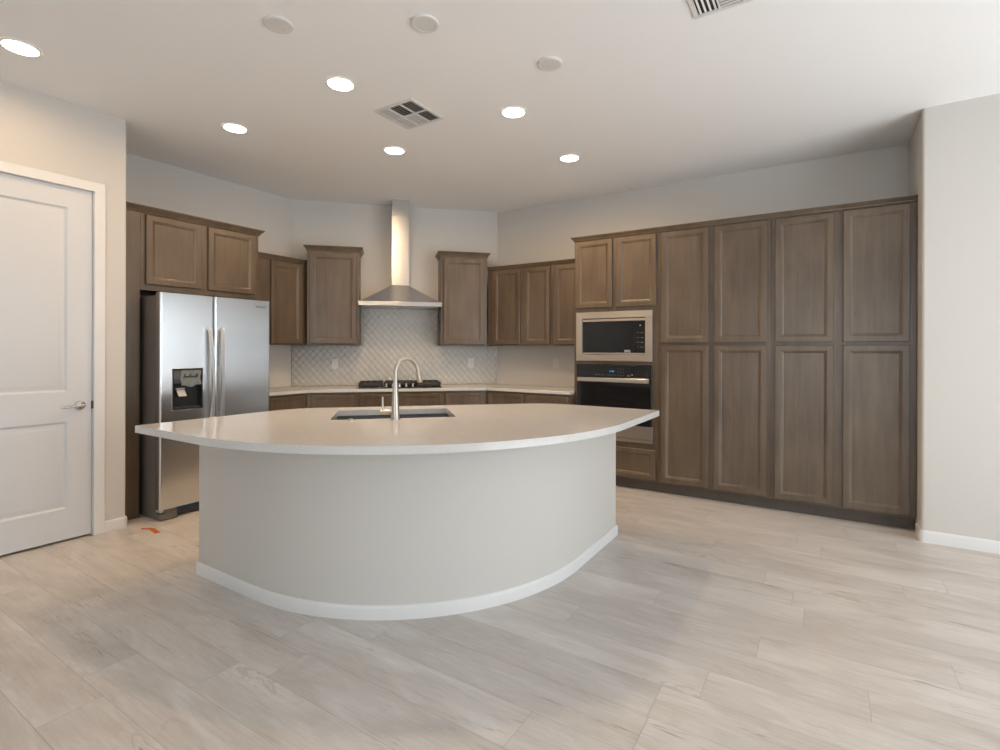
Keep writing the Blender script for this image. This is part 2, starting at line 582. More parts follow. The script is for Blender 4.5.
# baseboards: profile swept along a path on the floor (room on the left of the path)
def baseboard(name, path, h=0.083, t=0.013):
    prof = [(0, 0), (t, 0), (t, h - 0.016), (t * 0.75, h - 0.006), (t * 0.4, h - 0.001), (0, h)]
    mbb = MB()
    cols = [[(q[0], q[1], z) for q in offset_open(path, d)] for d, z in prof]
    rings = [[cols[j][i] for j in range(len(prof))] for i in range(len(path))]
    mbb.loft(rings, True, True, True)
    return mbb


def arc_path(poly, radii):
    return fillet([(-99, -99)] + poly + [(99, 99)], {i + 1: r for i, r in radii.items()})[1:-1]


CAS = 0.062
pth = [(XD, DY0 - CAS), (XD, YB)]
struct('baseboard_left', baseboard('b', [(XD, YB), (XD, DY0 - CAS)][::-1]), M['trim'])
pth = arc_path([(XD, DY1 + CAS), (XD, YD), (XL + 0.56, YD)], {1: 0.016})
struct('baseboard_kitchen_left', baseboard('b', pth[::-1]), M['trim'])
pth = arc_path([(XE, 4.80), (XE, YE), (XW, YE)], {1: 0.018})
struct('baseboard_right', baseboard('b', pth[::-1]), M['trim'])

# door and casing
mb = MB()
for y0, y1, z0, z1 in ((DY1 - 0.004, DY1 + CAS, 0, DZ1 + CAS), (DY0 - CAS, DY0 + 0.004, 0, DZ1 + CAS)):
    mb.box(XD, XD + 0.016, y0, y1, z0, z1)
mb.box(XD, XD + 0.0155, DY0, DY1, DZ1 - 0.004, DZ1 + CAS)
mb.box(XD - T, XD + 0.002, DY1 - 0.006, DY1, 0, DZ1); mb.box(XD - T, XD + 0.002, DY0, DY0 + 0.006, 0, DZ1)
mb.box(XD - T, XD + 0.002, DY0, DY1, DZ1 - 0.005, DZ1)
struct('trim_1', mb, M['trim'], bevel=0.004)

dslab = MB()
y0, y1, z0, z1 = DY0 + 0.008, DY1 - 0.009, 0.016, 2.452
yf = 0.012                          # door face sits this far behind the wall face (local y into the wall)
st = 0.142
pan = [(y0 + st, y1 - st, 0.227, 0.828), (y0 + st, y1 - st, 1.036, 2.312)]
# slab built as a front face with two sunk, raised-field panels
bm = dslab.bm


def frame_with_panels(mb, x0, x1, z0, z1, y_front, y_back, pans, depth=0.012, bead=0.028):
    xs = sorted({x0, x1, *[p[0] for p in pans], *[p[1] for p in pans]})
    zs = sorted({z0, z1, *[p[2] for p in pans], *[p[3] for p in pans]})
    for i in range(len(xs) - 1):
        for j in range(len(zs) - 1):
            xa, xb, za, zb = xs[i], xs[i + 1], zs[j], zs[j + 1]
            inside = any(p[0] <= xa and xb <= p[1] and p[2] <= za and zb <= p[3] for p in pans)
            if not inside:
                v = [mb.bm.verts.new(q) for q in ((xa, y_front, za), (xb, y_front, za), (xb, y_front, zb), (xa, y_front, zb))]
                mb.bm.faces.new(v)
    for p in pans:
        seq = []
        for ins, dy in ((0, 0), (bead * .25, depth * .55), (bead * .5, depth), (bead * .75, depth), (bead * 1.5, depth * .35), (bead * 1.75, depth * .28)):
            seq.append([(p[0] + ins, y_front + dy, p[2] + ins), (p[1] - ins, y_front + dy, p[2] + ins), (p[1] - ins, y_front + dy, p[3] - ins), (p[0] + ins, y_front + dy, p[3] - ins)])
        mb.loft(seq, True, False, True)
    a_ = [mb.bm.verts.new(q) for q in ((x0, y_front, z0), (x1, y_front, z0), (x1, y_front, z1), (x0, y_front, z1))]
    b_ = [mb.bm.verts.new(q) for q in ((x0, y_back, z0), (x1, y_back, z0), (x1, y_back, z1), (x0, y_back, z1))]
    for i in range(4):
        j = (i + 1) % 4
        mb.bm.faces.new((a_[i], a_[j], b_[j], b_[i]))
    mb.bm.faces.new(b_)
    bmesh.ops.remove_doubles(mb.bm, verts=mb.bm.verts[:], dist=0.0002)
    return mb


frame_with_panels(dslab, y0, y1, z0, z1, yf, yf + 0.035, pan)
d1 = Thing('door_1', 'white two-panel interior door with satin lever handle on the left wall', 'door', 'door', (y1, yf, z0))
d1.o['kind'] = 'structure'
d1.part('door_slab', dslab, M['door'])
hx, hz = y1 - 0.070, 0.935
hm = MB()
hm.lathe([(0.001, -0.014), (0.022, -0.013), (0.031, -0.008), (0.033, 0.0)], (hx, yf, hz), 'y', 24)
hm.lathe([(0.0095, -0.055), (0.0095, -0.01)], (hx, yf, hz), 'y', 16)
path = [(hx + 0.012, yf - 0.052, hz), (hx, yf - 0.054, hz + 0.001), (hx - 0.03, yf - 0.054, hz + 0.004), (hx - 0.07, yf - 0.052, hz - 0.002), (hx - 0.105, yf - 0.05, hz - 0.006), (hx - 0.118, yf - 0.049, hz - 0.002)]
hm.tube(path, [0.010, 0.011, 0.009, 0.0075, 0.007, 0.006], 12)
d1.part('door_handle', hm, M['chrome'], label='satin metal lever handle')
d1.part('latch_plate', MB().box(y1 - 0.004, y1 + 0.0085, yf - 0.0155, yf + 0.02, hz - 0.028, hz + 0.028), M['dark_grey'], bevel=0.001)


# ------------------------------------------------------------------ cabinetry
def panel_door(x0, x1, z0, z1, yf, th=0.023, stile=0.056, dp=0.012):
    """five-piece door with an ogee step and recessed flat panel; yf = the cabinet face, door stands proud towards -y"""
    m = MB()
    seq = []
    for ins, y in ((0, 0), (0, -th + 0.004), (0.004, -th), (stile - 0.012, -th), (stile - 0.008, -th + 0.003), (stile - 0.003, -th + 0.0045), (stile + 0.004, -th + dp - 0.003), (stile + 0.008, -th + dp)):
        seq.append((x0 + ins, x1 - ins, z0 + ins, z1 - ins, yf + y))
    return m.rects(seq)


def crown(x0, x1, yf, yw, z0, h, out, ends=(True, True)):
    """moulding along the top front edge of a cabinet from z0, growing outwards; ends = returns left and right"""
    prof = [(0, 0), (0.006, 0), (0.010, h * .12), (0.012, h * .22), (out * .38, h * .36), (out * .62, h * .55), (out * .82, h * .74), (out * .88, h * .80), (out, h * .84), (out, h), (0, h)]
    path = []
    if ends[0]: path.append((x0, yw))
    path += [(x0, yf), (x1, yf)]
    if ends[1]: path.append((x1, yw))
    m = MB()
    cols = [[(q[0], q[1], z0 + z) for q in offset_open(path, -d)] for d, z in prof]
    rings = [[cols[j][i] for j in range(len(prof))] for i in range(len(path))]
    m.loft(rings, True, True, True)
    return m


def carcass(x0, x1, depth, z0, z1, yw=-0.002, bottom_lip=0.012):
    """box with a slightly recessed underside"""
    m = MB()
    m.box(x0, x1, -depth, yw, z0 + bottom_lip, z1)
    m.box(x0, x1, -depth, -depth + 0.02, z0, z0 + bottom_lip)
    m.box(x0, x0 + 0.016, -depth + 0.02, yw, z0, z0 + bottom_lip)
    m.box(x1 - 0.016, x1, -depth + 0.02, yw, z0, z0 + bottom_lip)
    return m


def wall_cab(name, label, frame, x0, x1, depth, z0, z1, doors, crown_spec, group=None):
    t = Thing(name, label, 'cabinet', frame, ((x0 + x1) / 2, -depth / 2, z0), group)
    t.part('carcass', carcass(x0, x1, depth, z0, z1), M['wood'], bevel=0.0015)
    for d in doors:
        t.part('door', panel_door(*d, -depth - 0.0005), M['wood'], bevel=0)
    if crown_spec:
        h, out, ends = crown_spec
        t.part('crown_moulding', crown(x0, x1, -depth, -0.003, z1 - 0.004, h, out, ends), M['wood'], bevel=0)
    return t


# --- refrigerator recess: tall filler panel, end panel and the cabinet over the fridge
FD = 0.556                                   # recess depth: face at x = -4.58
t = Thing('tall_filler_panel', 'dark brown full-height filler panel between left wall corner and refrigerator', 'panel', 'left', (1.84, -FD, 0))
t.part('board', MB().box(1.753, 1.905, -FD, -FD + 0.02, 0.001, 2.41), M['wood'], bevel=0.0015)
t.part('return_board', MB().box(1.885, 1.905, -FD + 0.02, -0.003, 0.001, 1.80), M['wood'])
t = Thing('tall_end_panel', 'narrow brown end panel on the far side of the refrigerator', 'panel', 'left', (2.897, -FD, 0))
t.part('board', MB().box(2.889, 2.906, -FD, -0.003, 0.001, 1.80), M['wood'], bevel=0.0015)
t = wall_cab('over_fridge_cabinet', 'brown two-door wall cabinet directly above the refrigerator', 'left', 1.906, 2.906, FD, 1.802, 2.412,
             [(1.940, 2.366, 1.850, 2.404), (2.428, 2.862, 1.850, 2.404)], None)
t.part('crown_moulding', crown(1.755, 2.906, -FD, -0.003, 2.411, 0.055, 0.042, (False, True)), M['wood'])

# --- wall cabinets
UB = 1.383
UD = 0.318
t = Thing('wall_cabinet', 'brown single-door wall cabinet between refrigerator and corner left of hood', 'cabinet', 'left', (3.28, -UD / 2, UB))
t.part('carcass', MB().prism([(2.908, -0.003), (2.908, -UD), (3.655, -UD), (3.655, -0.003)], UB, 2.262), M['wood'], bevel=0.0015)
t.part('door', panel_door(3.188, 3.556, 1.394, 2.250, -UD - 0.0005), M['wood'])
t.part('crown_moulding', crown(2.950, 3.655, -UD, -0.003, 2.258, 0.050, 0.026, (False, False)), M['wood'])
HD = 0.325
wall_cab('tall_wall_cabinet', 'brown tall wall cabinet on the left of the range hood', 'hood', 0.216, 0.765, HD, UB, 2.412,
         [(0.246, 0.735, 1.397, 2.385)], (0.054, 0.036, (True, True)), 'cabinets flanking the range hood')
wall_cab('tall_wall_cabinet', 'brown tall wall cabinet on the right of the range hood', 'hood', 1.666, 2.206, HD, UB, 2.412,
         [(1.696, 2.172, 1.397, 2.385)], (0.054, 0.036, (True, True)), 'cabinets flanking the range hood')
RD = 0.33
wall_cab('wall_cabinet', 'brown two-door wall cabinet in corner right of hood, above plain wall', 'right', -3.355, -2.516, RD, UB, 2.266,
         [(-3.275, -2.910, 1.397, 2.254), (-2.860, -2.541, 1.397, 2.254)], (0.040, 0.024, (False, False)))
wall_cab('wall_cabinet', 'brown single-door wall cabinet against the oven tower', 'right', -2.514, -2.164, RD, UB, 2.266,
         [(-2.484, -2.190, 1.397, 2.254)], (0.040, 0.024, (False, False)))

# --- oven tower and pantry
TD = 0.53                                     # face at y = 4.83
TZ = 2.44
def tall_carcass(x0, x1, cut=None):
    m = MB()
    if cut is None:
        m.box(x0, x1, -TD, -0.003, 0.1, TZ)
    else:
        cx0, cx1, cz0, cz1, dp = cut
        m.box(x0, x1, -TD + dp, -0.003, 0.1, TZ)
        m.box(x0, cx0, -TD, -TD + dp, 0.1, TZ); m.box(cx1, x1, -TD, -TD + dp, 0.1, TZ)
        m.box(cx0, cx1, -TD, -TD + dp, cz1, TZ); m.box(cx0, cx1, -TD, -TD + dp, 0.1, cz0)
        m.box(cx0, cx1, -TD, -TD + dp, 1.194, 1.222)
    return m


t = Thing('oven_tower_cabinet', 'tall brown cabinet housing the microwave and wall oven', 'cabinet', 'right', (-1.735, -TD / 2, 0))
t.part('carcass', tall_carcass(-2.162, -1.312, (-2.105, -1.39, 0.465, 1.70, 0.40)), M['wood'])
t.part('door', panel_door(-2.145, -1.760, 1.754, 2.424, -TD - 0.0005), M['wood'])
t.part('door', panel_door(-1.720, -1.336, 1.754, 2.424, -TD - 0.0005), M['wood'])
t.part('drawer', panel_door(-2.140, -1.338, 0.122, 0.402, -TD - 0.0005, stile=0.05), M['wood'])
t.part('toe_kick', MB().box(-2.160, -1.313, -TD + 0.06, -TD + 0.08, 0.001, 0.1), M['toe'])
t.part('crown_moulding', crown(-2.162, -1.311, -TD, -0.003, TZ - 0.008, 0.044, 0.034, (True, False)), M['wood'])
for nm, x0, x1, ds, lab in (
        ('a', -1.310, -0.384, ((-1.286, -0.876), (-0.828, -0.414)), 'tall brown four-door pantry cabinet next to the oven tower'),
        ('b', -0.382, 0.566, ((-0.356, 0.054), (0.114, 0.526)), 'tall brown four-door pantry cabinet next to the right end wall')):
    t = Thing('pantry_cabinet', lab, 'cabinet', 'right', ((x0 + x1) / 2, -TD / 2, 0), 'pantry cabinets')
    t.part('carcass', tall_carcass(x0, x1), M['wood'])
    for xa, xb in ds:
        t.part('door', panel_door(xa, xb, 1.404, 2.424, -TD - 0.0005), M['wood'])
        t.part('door', panel_door(xa, xb, 0.118, 1.380, -TD - 0.0005), M['wood'])
    t.part('toe_kick', MB().box(x0 - 0.001, x1 + 0.001, -TD + 0.06, -TD + 0.08, 0.001, 0.1), M['toe'])
    t.part('crown_moulding', crown(x0 - 0.001, x1 + 0.001, -TD, -0.003, TZ - 0.008, 0.044, 0.034, (False, False)), M['wood'])

# --- base cabinets
BD, BZ = 0.61, 0.883
def base_cab(label, frame, x0, x1, drawers, doors, group='base cabinets under the perimeter counter'):
    t = Thing('base_cabinet', label, 'cabinet', frame, ((x0 + x1) / 2, -BD / 2, 0), group)
    t.part('carcass', MB().box(x0, x1, -BD, -0.003, 0.1, BZ), M['wood'])
    t.part('toe_kick', MB().box(x0, x1, -BD + 0.07, -BD + 0.085, 0.001, 0.1), M['toe'])
    for d in drawers:
        t.part('drawer', panel_door(d[0], d[1], 0.690, 0.858, -BD - 0.0005, stile=0.036, dp=0.008), M['wood'])
    for d in doors:
        t.part('door', panel_door(d[0], d[1], 0.118, 0.670, -BD - 0.0005), M['wood'])


base_cab('brown base cabinet between refrigerator and left corner of the counter', 'left', 2.908, 3.406, [(2.94, 3.375)], [(2.94, 3.375)])
base_cab('brown base cabinet left of the cooktop drawers, under the outlet', 'hood', 0.256, 0.756, [(0.305, 0.735)], [(0.305, 0.735)])
base_cab('wide brown base cabinet under the gas cooktop', 'hood', 0.758, 1.661, [(0.778, 1.642)], [(0.778, 1.200), (1.216, 1.642)])
base_cab('brown base cabinet right of the cooktop, ending at the corner', 'hood', 1.663, 2.144, [(1.684, 2.105)], [(1.684, 2.105)])
base_cab('brown base cabinet right of the counter corner', 'right', -3.183, -2.691, [(-3.150, -2.715)], [(-3.150, -2.715)])
base_cab('brown base cabinet against the oven tower', 'right', -2.689, -2.166, [(-2.668, -2.190)], [(-2.668, -2.190)])

# --- perimeter worktop
OV = 0.636
k_ = OV * math.tan(PI / 8)
e = 1 / R2
c1 = (P1.x + k_ * e + OV * e, P1.y + k_ * e - OV * e)
L_h = (P2 - P1).length
c2 = (P1.x + (L_h - k_) * e + OV * e, P1.y + (L_h - k_) * e - OV * e)
mb = MB().prism([(XL + 0.002, 2.908), (XL + OV, 2.908), c1, c2, (-2.166, YR - OV), (-2.166, YR - 0.002), (P2.x - 0.001, YR - 0.002), (XL + 0.002, P1.y - 0.001)], 0.8845, 0.915)
o = obj('perimeter_countertop', mb, M['quartz'], bevel=0.003)
tag(o, 'pale quartz counter running along the back walls under the wall cabinets', 'countertop')

# --- tile backsplash: convex diamond tiles on the hood wall
def backsplash():
    g = MB()
    g.box(0.006, L_h - 0.006, -0.006, -0.001, 0.9155, 1.3825)
    g.box(0.767, 1.664, -0.006, -0.001, 1.3825, 1.86)
    bm = bmesh.new()
    wx, wz, gp = 0.0762, 0.0889, 0.0022
    nx = int(L_h / wx) + 2
    nz = int(0.95 / (wz / 2)) + 3
    for j in range(nz):
        for i in range(nx):
            cx = (i + (0.5 if j % 2 else 0)) * wx
            cz = 0.9155 + j * wz / 2
            hi = 1.86 if 0.767 + 0.0 < cx < 1.664 else 1.3825
            pts = [(cx - wx / 2 + gp, cz), (cx, cz - wz / 2 + gp), (cx + wx / 2 - gp, cz), (cx, cz + wz / 2 - gp)]
            lo, x_lo, x_hi = 0.9158, 0.0065, L_h - 0.0065
            if cz > 1.3825 - 0.02:
                x_lo, x_hi = 0.768, 1.663
            hi = 1.86 if cz > 1.3825 - 0.02 else (1.3822 if not 0.79 < cx < 1.64 else 1.86)
            # clip the diamond to the tiled area
            def clip(poly, ax, lim, sgn):
                out = []
                for q, r in zip(poly, poly[1:] + poly[:1]):
                    a1 = (q[ax] - lim) * sgn; b1 = (r[ax] - lim) * sgn
                    if a1 >= 0: out.append(q)
                    if (a1 > 0 > b1) or (a1 < 0 < b1):
                        f = a1 / (a1 - b1)
                        out.append((q[0] + (r[0] - q[0]) * f, q[1] + (r[1] - q[1]) * f))
                return out
            for ax, lim, sgn in ((0, x_lo, 1), (0, x_hi, -1), (1, lo, 1), (1, hi, -1)):
                if len(pts) > 2: pts = clip(pts, ax, lim, sgn)
            if len(pts) < 3: continue
            mx_ = sum(p[0] for p in pts) / len(pts); mz_ = sum(p[1] for p in pts) / len(pts)
            rings = []
            for s_, y in ((1.0, -0.006), (1.0, -0.0075), (0.88, -0.0100), (0.55, -0.0135), (0.18, -0.0150)):
                rings.append([bm.verts.new((mx_ + (p[0] - mx_) * s_, y, mz_ + (p[1] - mz_) * s_)) for p in pts])
            n = len(pts)
            for a_, b_ in zip(rings, rings[1:]):
                for q in range(n):
                    bm.faces.new((a_[q], a_[(q + 1) % n], b_[(q + 1) % n], b_[q]))
            bm.faces.new(rings[-1])
    return g, bm


t = Thing('tile_backsplash', 'pale glazed diamond tile backsplash on the wall behind the cooktop', 'backsplash', 'hood', (1.2, 0, 0.9155))
g, tiles = backsplash()
t.part('grout', g, M['tile_grout'], smooth=0)
t.part('tiles', tiles, M['tile'], smooth=50)


def outlet(label, frame, x, z, y):
    t = Thing('wall_outlet', label, 'outlet', frame, (x, y, z), 'white wall outlets above the counter')
    pl = MB()
    pl.rects([(x - 0.035, x + 0.035, z - 0.057, z + 0.057, y), (x - 0.035, x + 0.035, z - 0.057, z + 0.057, y - 0.003), (x - 0.032, x + 0.032, z - 0.054, z + 0.054, y - 0.006)])
    t.part('cover_plate', pl, M['plate'])
    r = MB()
    r.prism([(p[0], p[1]) for p in rrect(x - 0.0165, x + 0.0165, z - 0.033, z + 0.033, 0.004)], 0, 0.0022)
    bmesh.ops.rotate(r.bm, verts=r.bm.verts[:], cent=(0, 0, 0), matrix=Matrix.Rotation(PI / 2, 3, 'X'))
    bmesh.ops.translate(r.bm, verts=r.bm.verts[:], vec=(0, y - 0.006, 0))
    rp = t.part('receptacle', r, M['plate'])
    s_ = MB()
    for dz in (-0.017, 0.017):
        for dx in (-0.006, 0.006):
            s_.box(x + dx - 0.001, x + dx + 0.001, y - 0.0087, y - 0.008, z + dz - 0.002, z + dz + 0.006)
        s_.lathe([(0.002, -0.0087), (0.002, -0.008)], (x, y, z + dz - 0.008), 'y', 10)
    t.part('slots', s_, M['slot'], parent=rp)


outlet('white outlet on the diamond tiles left of the cooktop', 'hood', 0.478, 1.165, -0.0152)
outlet('white outlet on the diamond tiles right of the cooktop', 'hood', 2.068, 1.172, -0.0152)
outlet('white outlet on the plain painted wall near the oven tower', 'right', -2.632, 1.178, -0.0005)

# ------------------------------------------------------------------ range hood
HC = 1.210
t = Thing('range_hood', 'stainless steel chimney range hood over the cooktop', 'range hood', 'hood', (HC, -0.25, 1.812))
m = MB()
m.box(HC - 0.448, HC + 0.448, -0.500, -0.0165, 1.812, 1.860)
t.part('rim', m, M['hood_steel'], bevel=0.002)
m = MB()
rings = []
for f in [i / 8 for i in range(9)]:
    hw = 0.440 + (0.099 - 0.440) * (f ** 0.92)
    fr = 0.490 + (0.278 - 0.490) * (f ** 0.92)
    zz = 1.8605 + (2.062 - 1.8605) * f
    rings.append([(HC - hw, -fr, zz), (HC + hw, -fr, zz), (HC + hw, -0.017, zz), (HC - hw, -0.017, zz)])
m.loft(rings)
t.part('canopy', m, M['hood_steel'])
t.part('chimney', MB().box(HC - 0.098, HC + 0.098, -0.278, -0.017, 2.0625, 2.858), M['hood_steel'], bevel=0.002)
t.part('chimney_extension', MB().box(HC - 0.093, HC + 0.093, -0.272, -0.004, 2.8585, CEIL - 0.001), M['hood_steel'], bevel=0.002)
m = MB()
for k in range(5):
    x = HC - 0.012 + k * 0.016
    m.lathe([(0.0045, -0.003), (0.005, 0.001)], (x, -0.5005, 1.836), 'y', 12)
t.part('buttons', m, M['print'])
m = MB()
for sx in (-0.21, 0.21):
    m.box(HC + sx - 0.19, HC + sx + 0.19, -0.46, -0.07, 1.806, 1.8115)
    for k in range(14):
        xx = HC + sx - 0.18 + k * 0.0265
        m.box(xx, xx + 0.010, -0.455, -0.075, 1.802, 1.806)
t.part('grease_filters', m, M['chrome'])

# ------------------------------------------------------------------ cooktop
t = Thing('gas_cooktop', 'black gas cooktop with five knobs and iron grates on the back counter', 'cooktop', 'hood', (HC, -0.29, 0.9155))
m = MB()
m.prism(rrect(0.755, 1.662, -0.520, -0.055, 0.02), 0.9155, 0.926)
t.part('base_tray', m, M['black_glass'], bevel=0.002)
for gx0, gx1 in ((0.763, 1.026), (1.034, 1.368), (1.378, 1.654)):
    m = MB()
    ya, yb, zt_ = -0.505 if gx0 < 1.0 or gx0 > 1.3 else -0.40, -0.07, 0.974
    th = 0.012
    loop = rrect(gx0 + 0.01, gx1 - 0.01, ya + 0.01, yb - 0.01, 0.03)
    lo_ = rrect(gx0 + 0.002, gx1 - 0.002, ya + 0.002, yb - 0.002, 0.036)
    li_ = rrect(gx0 + 0.014, gx1 - 0.014, ya + 0.014, yb - 0.014, 0.026)
    m.loft([[(p[0], p[1], z) for p in q] for q, z in ((lo_, 0.936), (lo_, 0.968), (rrect(gx0 + 0.006, gx1 - 0.006, ya + 0.006, yb - 0.006, 0.034), zt_), (li_, zt_), (li_, 0.936), (lo_, 0.936))], True, False, False)
    n_ = 3
    for k in range(1, n_ + 1):
        yy = ya + (yb - ya) * k / (n_ + 1)
        m.box(gx0 + 0.01, gx1 - 0.01, yy - 0.005, yy + 0.005, zt_ - 0.014, zt_)
    for fx in (0.25, 0.5, 0.75):
        xx = gx0 + (gx1 - gx0) * fx
        m.box(xx - 0.005, xx + 0.005, ya + 0.01, yb - 0.01, zt_ - 0.014, zt_ - 0.001)
    for px in (gx0 + 0.016, gx1 - 0.016):
        for py in (ya + 0.018, yb - 0.018):
            m.tube([(px, py, 0.9262), (px, py, 0.945), (px, py, 0.950)], [0.012, 0.009, 0.008], 10)
    t.part('grate', m, M['iron'], smooth=40)
m = None
for bx, by, br in ((0.91, -0.17, 0.04), (0.91, -0.38, 0.032), (1.208, -0.22, 0.055), (1.506, -0.17, 0.032), (1.506, -0.38, 0.045)):
    m = MB()
    m.lathe([(br, 0), (br, 0.008), (br * 0.82, 0.010), (br * 0.80, 0.018), (br * 0.3, 0.020), (0.001, 0.020)], (bx, by, 0.9263), 'z', 24)
    t.part('burner', m, M['iron'])
for k in range(5):
    m = MB()
    kx = 1.057 + k * 0.072
    m.lathe([(0.019, 0), (0.019, 0.006), (0.0165, 0.010), (0.0145, 0.034), (0.012, 0.036), (0.001, 0.036)], (kx, -0.462, 0.9263), 'z', 20)
    t.part('knob', m, M['chrome'], label='silver control knob')

# ------------------------------------------------------------------ refrigerator
FX = 0.811                                    # door face: x = -4.325
t = Thing('refrigerator', 'stainless steel side-by-side refrigerator with ice and water dispenser', 'refrigerator', 'left', (2.393, -FX / 2, 0))
t.part('body', MB().box(1.940, 2.846, -FX + 0.075, -0.035, 0.001, 1.752), M['grey_side'], bevel=0.006, label='grey textured cabinet body')
DZ0, DZt = 0.088, 1.772


def fridge_door(x0, x1, hole=None):
    m = MB()
    n = 7
    # gently bowed front built as vertical strips with rounded outer edges
    yb_ = -FX + 0.068
    xs = [x0, x0 + 0.002, x0 + 0.006, x0 + 0.014, x0 + 0.0145, x1 - 0.0145]
    if hole: xs += [hole[0], hole[1]]
    xs += [x0 + 0.014 + (x1 - x0 - 0.028) * i / n for i in range(1, n)]
    xs += [x1 - 0.014, x1 - 0.006, x1 - 0.002, x1]
    xs = sorted(set(xs))

    def yf_(x):
        dd = min(x - x0, x1 - x)
        r = 0.014
        return -FX + (r - math.sqrt(max(0, r * r - (r - dd) ** 2)) if dd < r else 0)
    zs = [DZ0, DZt] if not hole else [DZ0, hole[2], hole[3], DZt]
    for i in range(len(xs) - 1):
        for j in range(len(zs) - 1):
            if hole and xs[i] >= hole[0] - 1e-6 and xs[i + 1] <= hole[1] + 1e-6 and abs(zs[j] - hole[2]) < 1e-6:
                continue
            xa, xb = xs[i], xs[i + 1]
            m.bm.faces.new([m.bm.verts.new(p) for p in ((xa, yf_(xa), zs[j]), (xb, yf_(xb), zs[j]), (xb, yf_(xb), zs[j + 1]), (xa, yf_(xa), zs[j + 1]))])
    for z in (DZ0, DZt):
        for i in range(len(xs) - 1):
            xa, xb = xs[i], xs[i + 1]
            m.bm.faces.new([m.bm.verts.new(p) for p in ((xa, yf_(xa), z), (xb, yf_(xb), z), (xb, yb_, z), (xa, yb_, z))])
    for x in (x0, x1):
        m.bm.faces.new([m.bm.verts.new(p) for p in ((x, yf_(x), DZ0), (x, yb_, DZ0), (x, yb_, DZt), (x, yf_(x), DZt))])
    m.bm.faces.new([m.bm.verts.new(p) for p in ((x0, yb_, DZ0), (x1, yb_, DZ0), (x1, yb_, DZt), (x0, yb_, DZt))])
    bmesh.ops.remove_doubles(m.bm, verts=m.bm.verts[:], dist=0.0002)
    return m


hole = (2.026, 2.256, 0.852, 1.176)
ld = t.part('freezer_door', fridge_door(1.937, 2.349, hole), M['steel_soft'])
rd = t.part('fresh_food_door', fridge_door(2.355, 2.864), M['steel_soft'])


def handle(x, lean):
    m = MB()
    path, rr = [], []
    n = 18
    za, zb = 0.55, 1.515
    rings = []
    for i in range(n + 1):
        f = i / n
        z = za + (zb - za) * f
        bow = 0.030 + 0.036 * math.sin(PI * f) ** 0.8
        xx = x + lean * (0.014 * (2 * f - 1) ** 2 - 0.002)
        y = -FX - bow
        rings.append([(xx - 0.0165, y + 0.006, z), (xx - 0.011, y - 0.007, z), (xx + 0.011, y - 0.007, z), (xx + 0.0165, y + 0.006, z), (xx + 0.011, y + 0.012, z), (xx - 0.011, y + 0.012, z)])
    m.loft(rings)
    for z in (za + 0.012, zb - 0.012):
        m.box(x - 0.013 + lean * 0.012, x + 0.013 + lean * 0.012, -FX - 0.034, -FX + 0.002, z - 0.012, z + 0.012)
    return m


t.part('handle', handle(2.312, -1), M['handle_steel'], parent=ld, smooth=60)
t.part('handle', handle(2.394, 1), M['handle_steel'], parent=rd, smooth=60)
# dispenser: recessed niche with control panel, film, paddle and tray
m = MB()
y_f = -FX
hx0, hx1, hz0, hz1 = hole
m.loft([[(xa, y, za), (xb, y, za), (xb, y, zb), (xa, y, zb)] for xa, xb, za, zb, y in ((hx0, hx1, hz0, hz1, y_f - 0.003), (hx0 + 0.006, hx1 - 0.006, hz0 + 0.006, hz1 - 0.006, y_f - 0.003), (hx0 + 0.008, hx1 - 0.008, hz0 + 0.008, hz1 - 0.008, y_f + 0.004), (hx0 + 0.012, hx1 - 0.012, hz0 + 0.012, hz1 - 0.012, y_f + 0.055))], True, False, True)
disp = t.part('dispenser_niche', m, M['black'], parent=ld, label='black recessed ice and water dispenser')
m = MB()
fr_ = 0.004
for b_ in ((hx0 - fr_, hx1 + fr_, hz1, hz1 + fr_), (hx0 - fr_, hx1 + fr_, hz0 - fr_, hz0), (hx0 - fr_, hx0, hz0, hz1), (hx1, hx1 + fr_, hz0, hz1)):
    m.box(b_[0], b_[1], y_f - 0.005, y_f + 0.002, b_[2], b_[3])
t.part('dispenser_bezel', m, M['chrome'], parent=ld, bevel=0.0015)
m = MB()
m.rects([(hx0 + 0.012, hx1 - 0.012, 1.058, hz1 - 0.010, y_f + 0.030), (hx0 + 0.012, hx1 - 0.012, 1.058, hz1 - 0.010, y_f + 0.006), (hx0 + 0.016, hx1 - 0.016, 1.062, hz1 - 0.014, y_f + 0.004)])
t.part('dispenser_controls', m, M['dark_grey'], parent=ld)
# crinkled protective film still hanging over the controls
rnd = random.Random(9)
m = MB()
nx_, nz_ = 14, 9
gx0, gx1, gz0, gz1 = hx0 + 0.062, hx1 - 0.014, 1.030, 1.162
grid = []
for j in range(nz_ + 1):
    row = []
    for i in range(nx_ + 1):
        fx, fz = i / nx_, j / nz_
        z = gz0 + (gz1 - gz0) * fz + (0.012 * math.sin(fx * 7 + 1) if j == 0 else 0) + (0.02 * fx if j == 0 else 0)
        row.append(m.bm.verts.new((gx0 + (gx1 - gx0) * fx + 0.004 * math.sin(fz * 9), y_f - 0.001 - 0.004 * math.sin(fx * 13 + fz * 7) - rnd.uniform(0, 0.003), z)))
    grid.append(row)
for j in range(nz_):
    for i in range(nx_):
        if j == 5 and 1 < i < 12: continue
        if j == 6 and i in (2, 6, 10, 11): continue
        m.bm.faces.new((grid[j][i], grid[j][i + 1], grid[j + 1][i + 1], grid[j + 1][i]))
bmesh.ops.solidify(m.bm, geom=m.bm.faces[:], thickness=0.0006)
t.part('protective_film', m, M['film'], parent=ld, smooth=60, label='torn pale protective film over the controls')
m = MB()
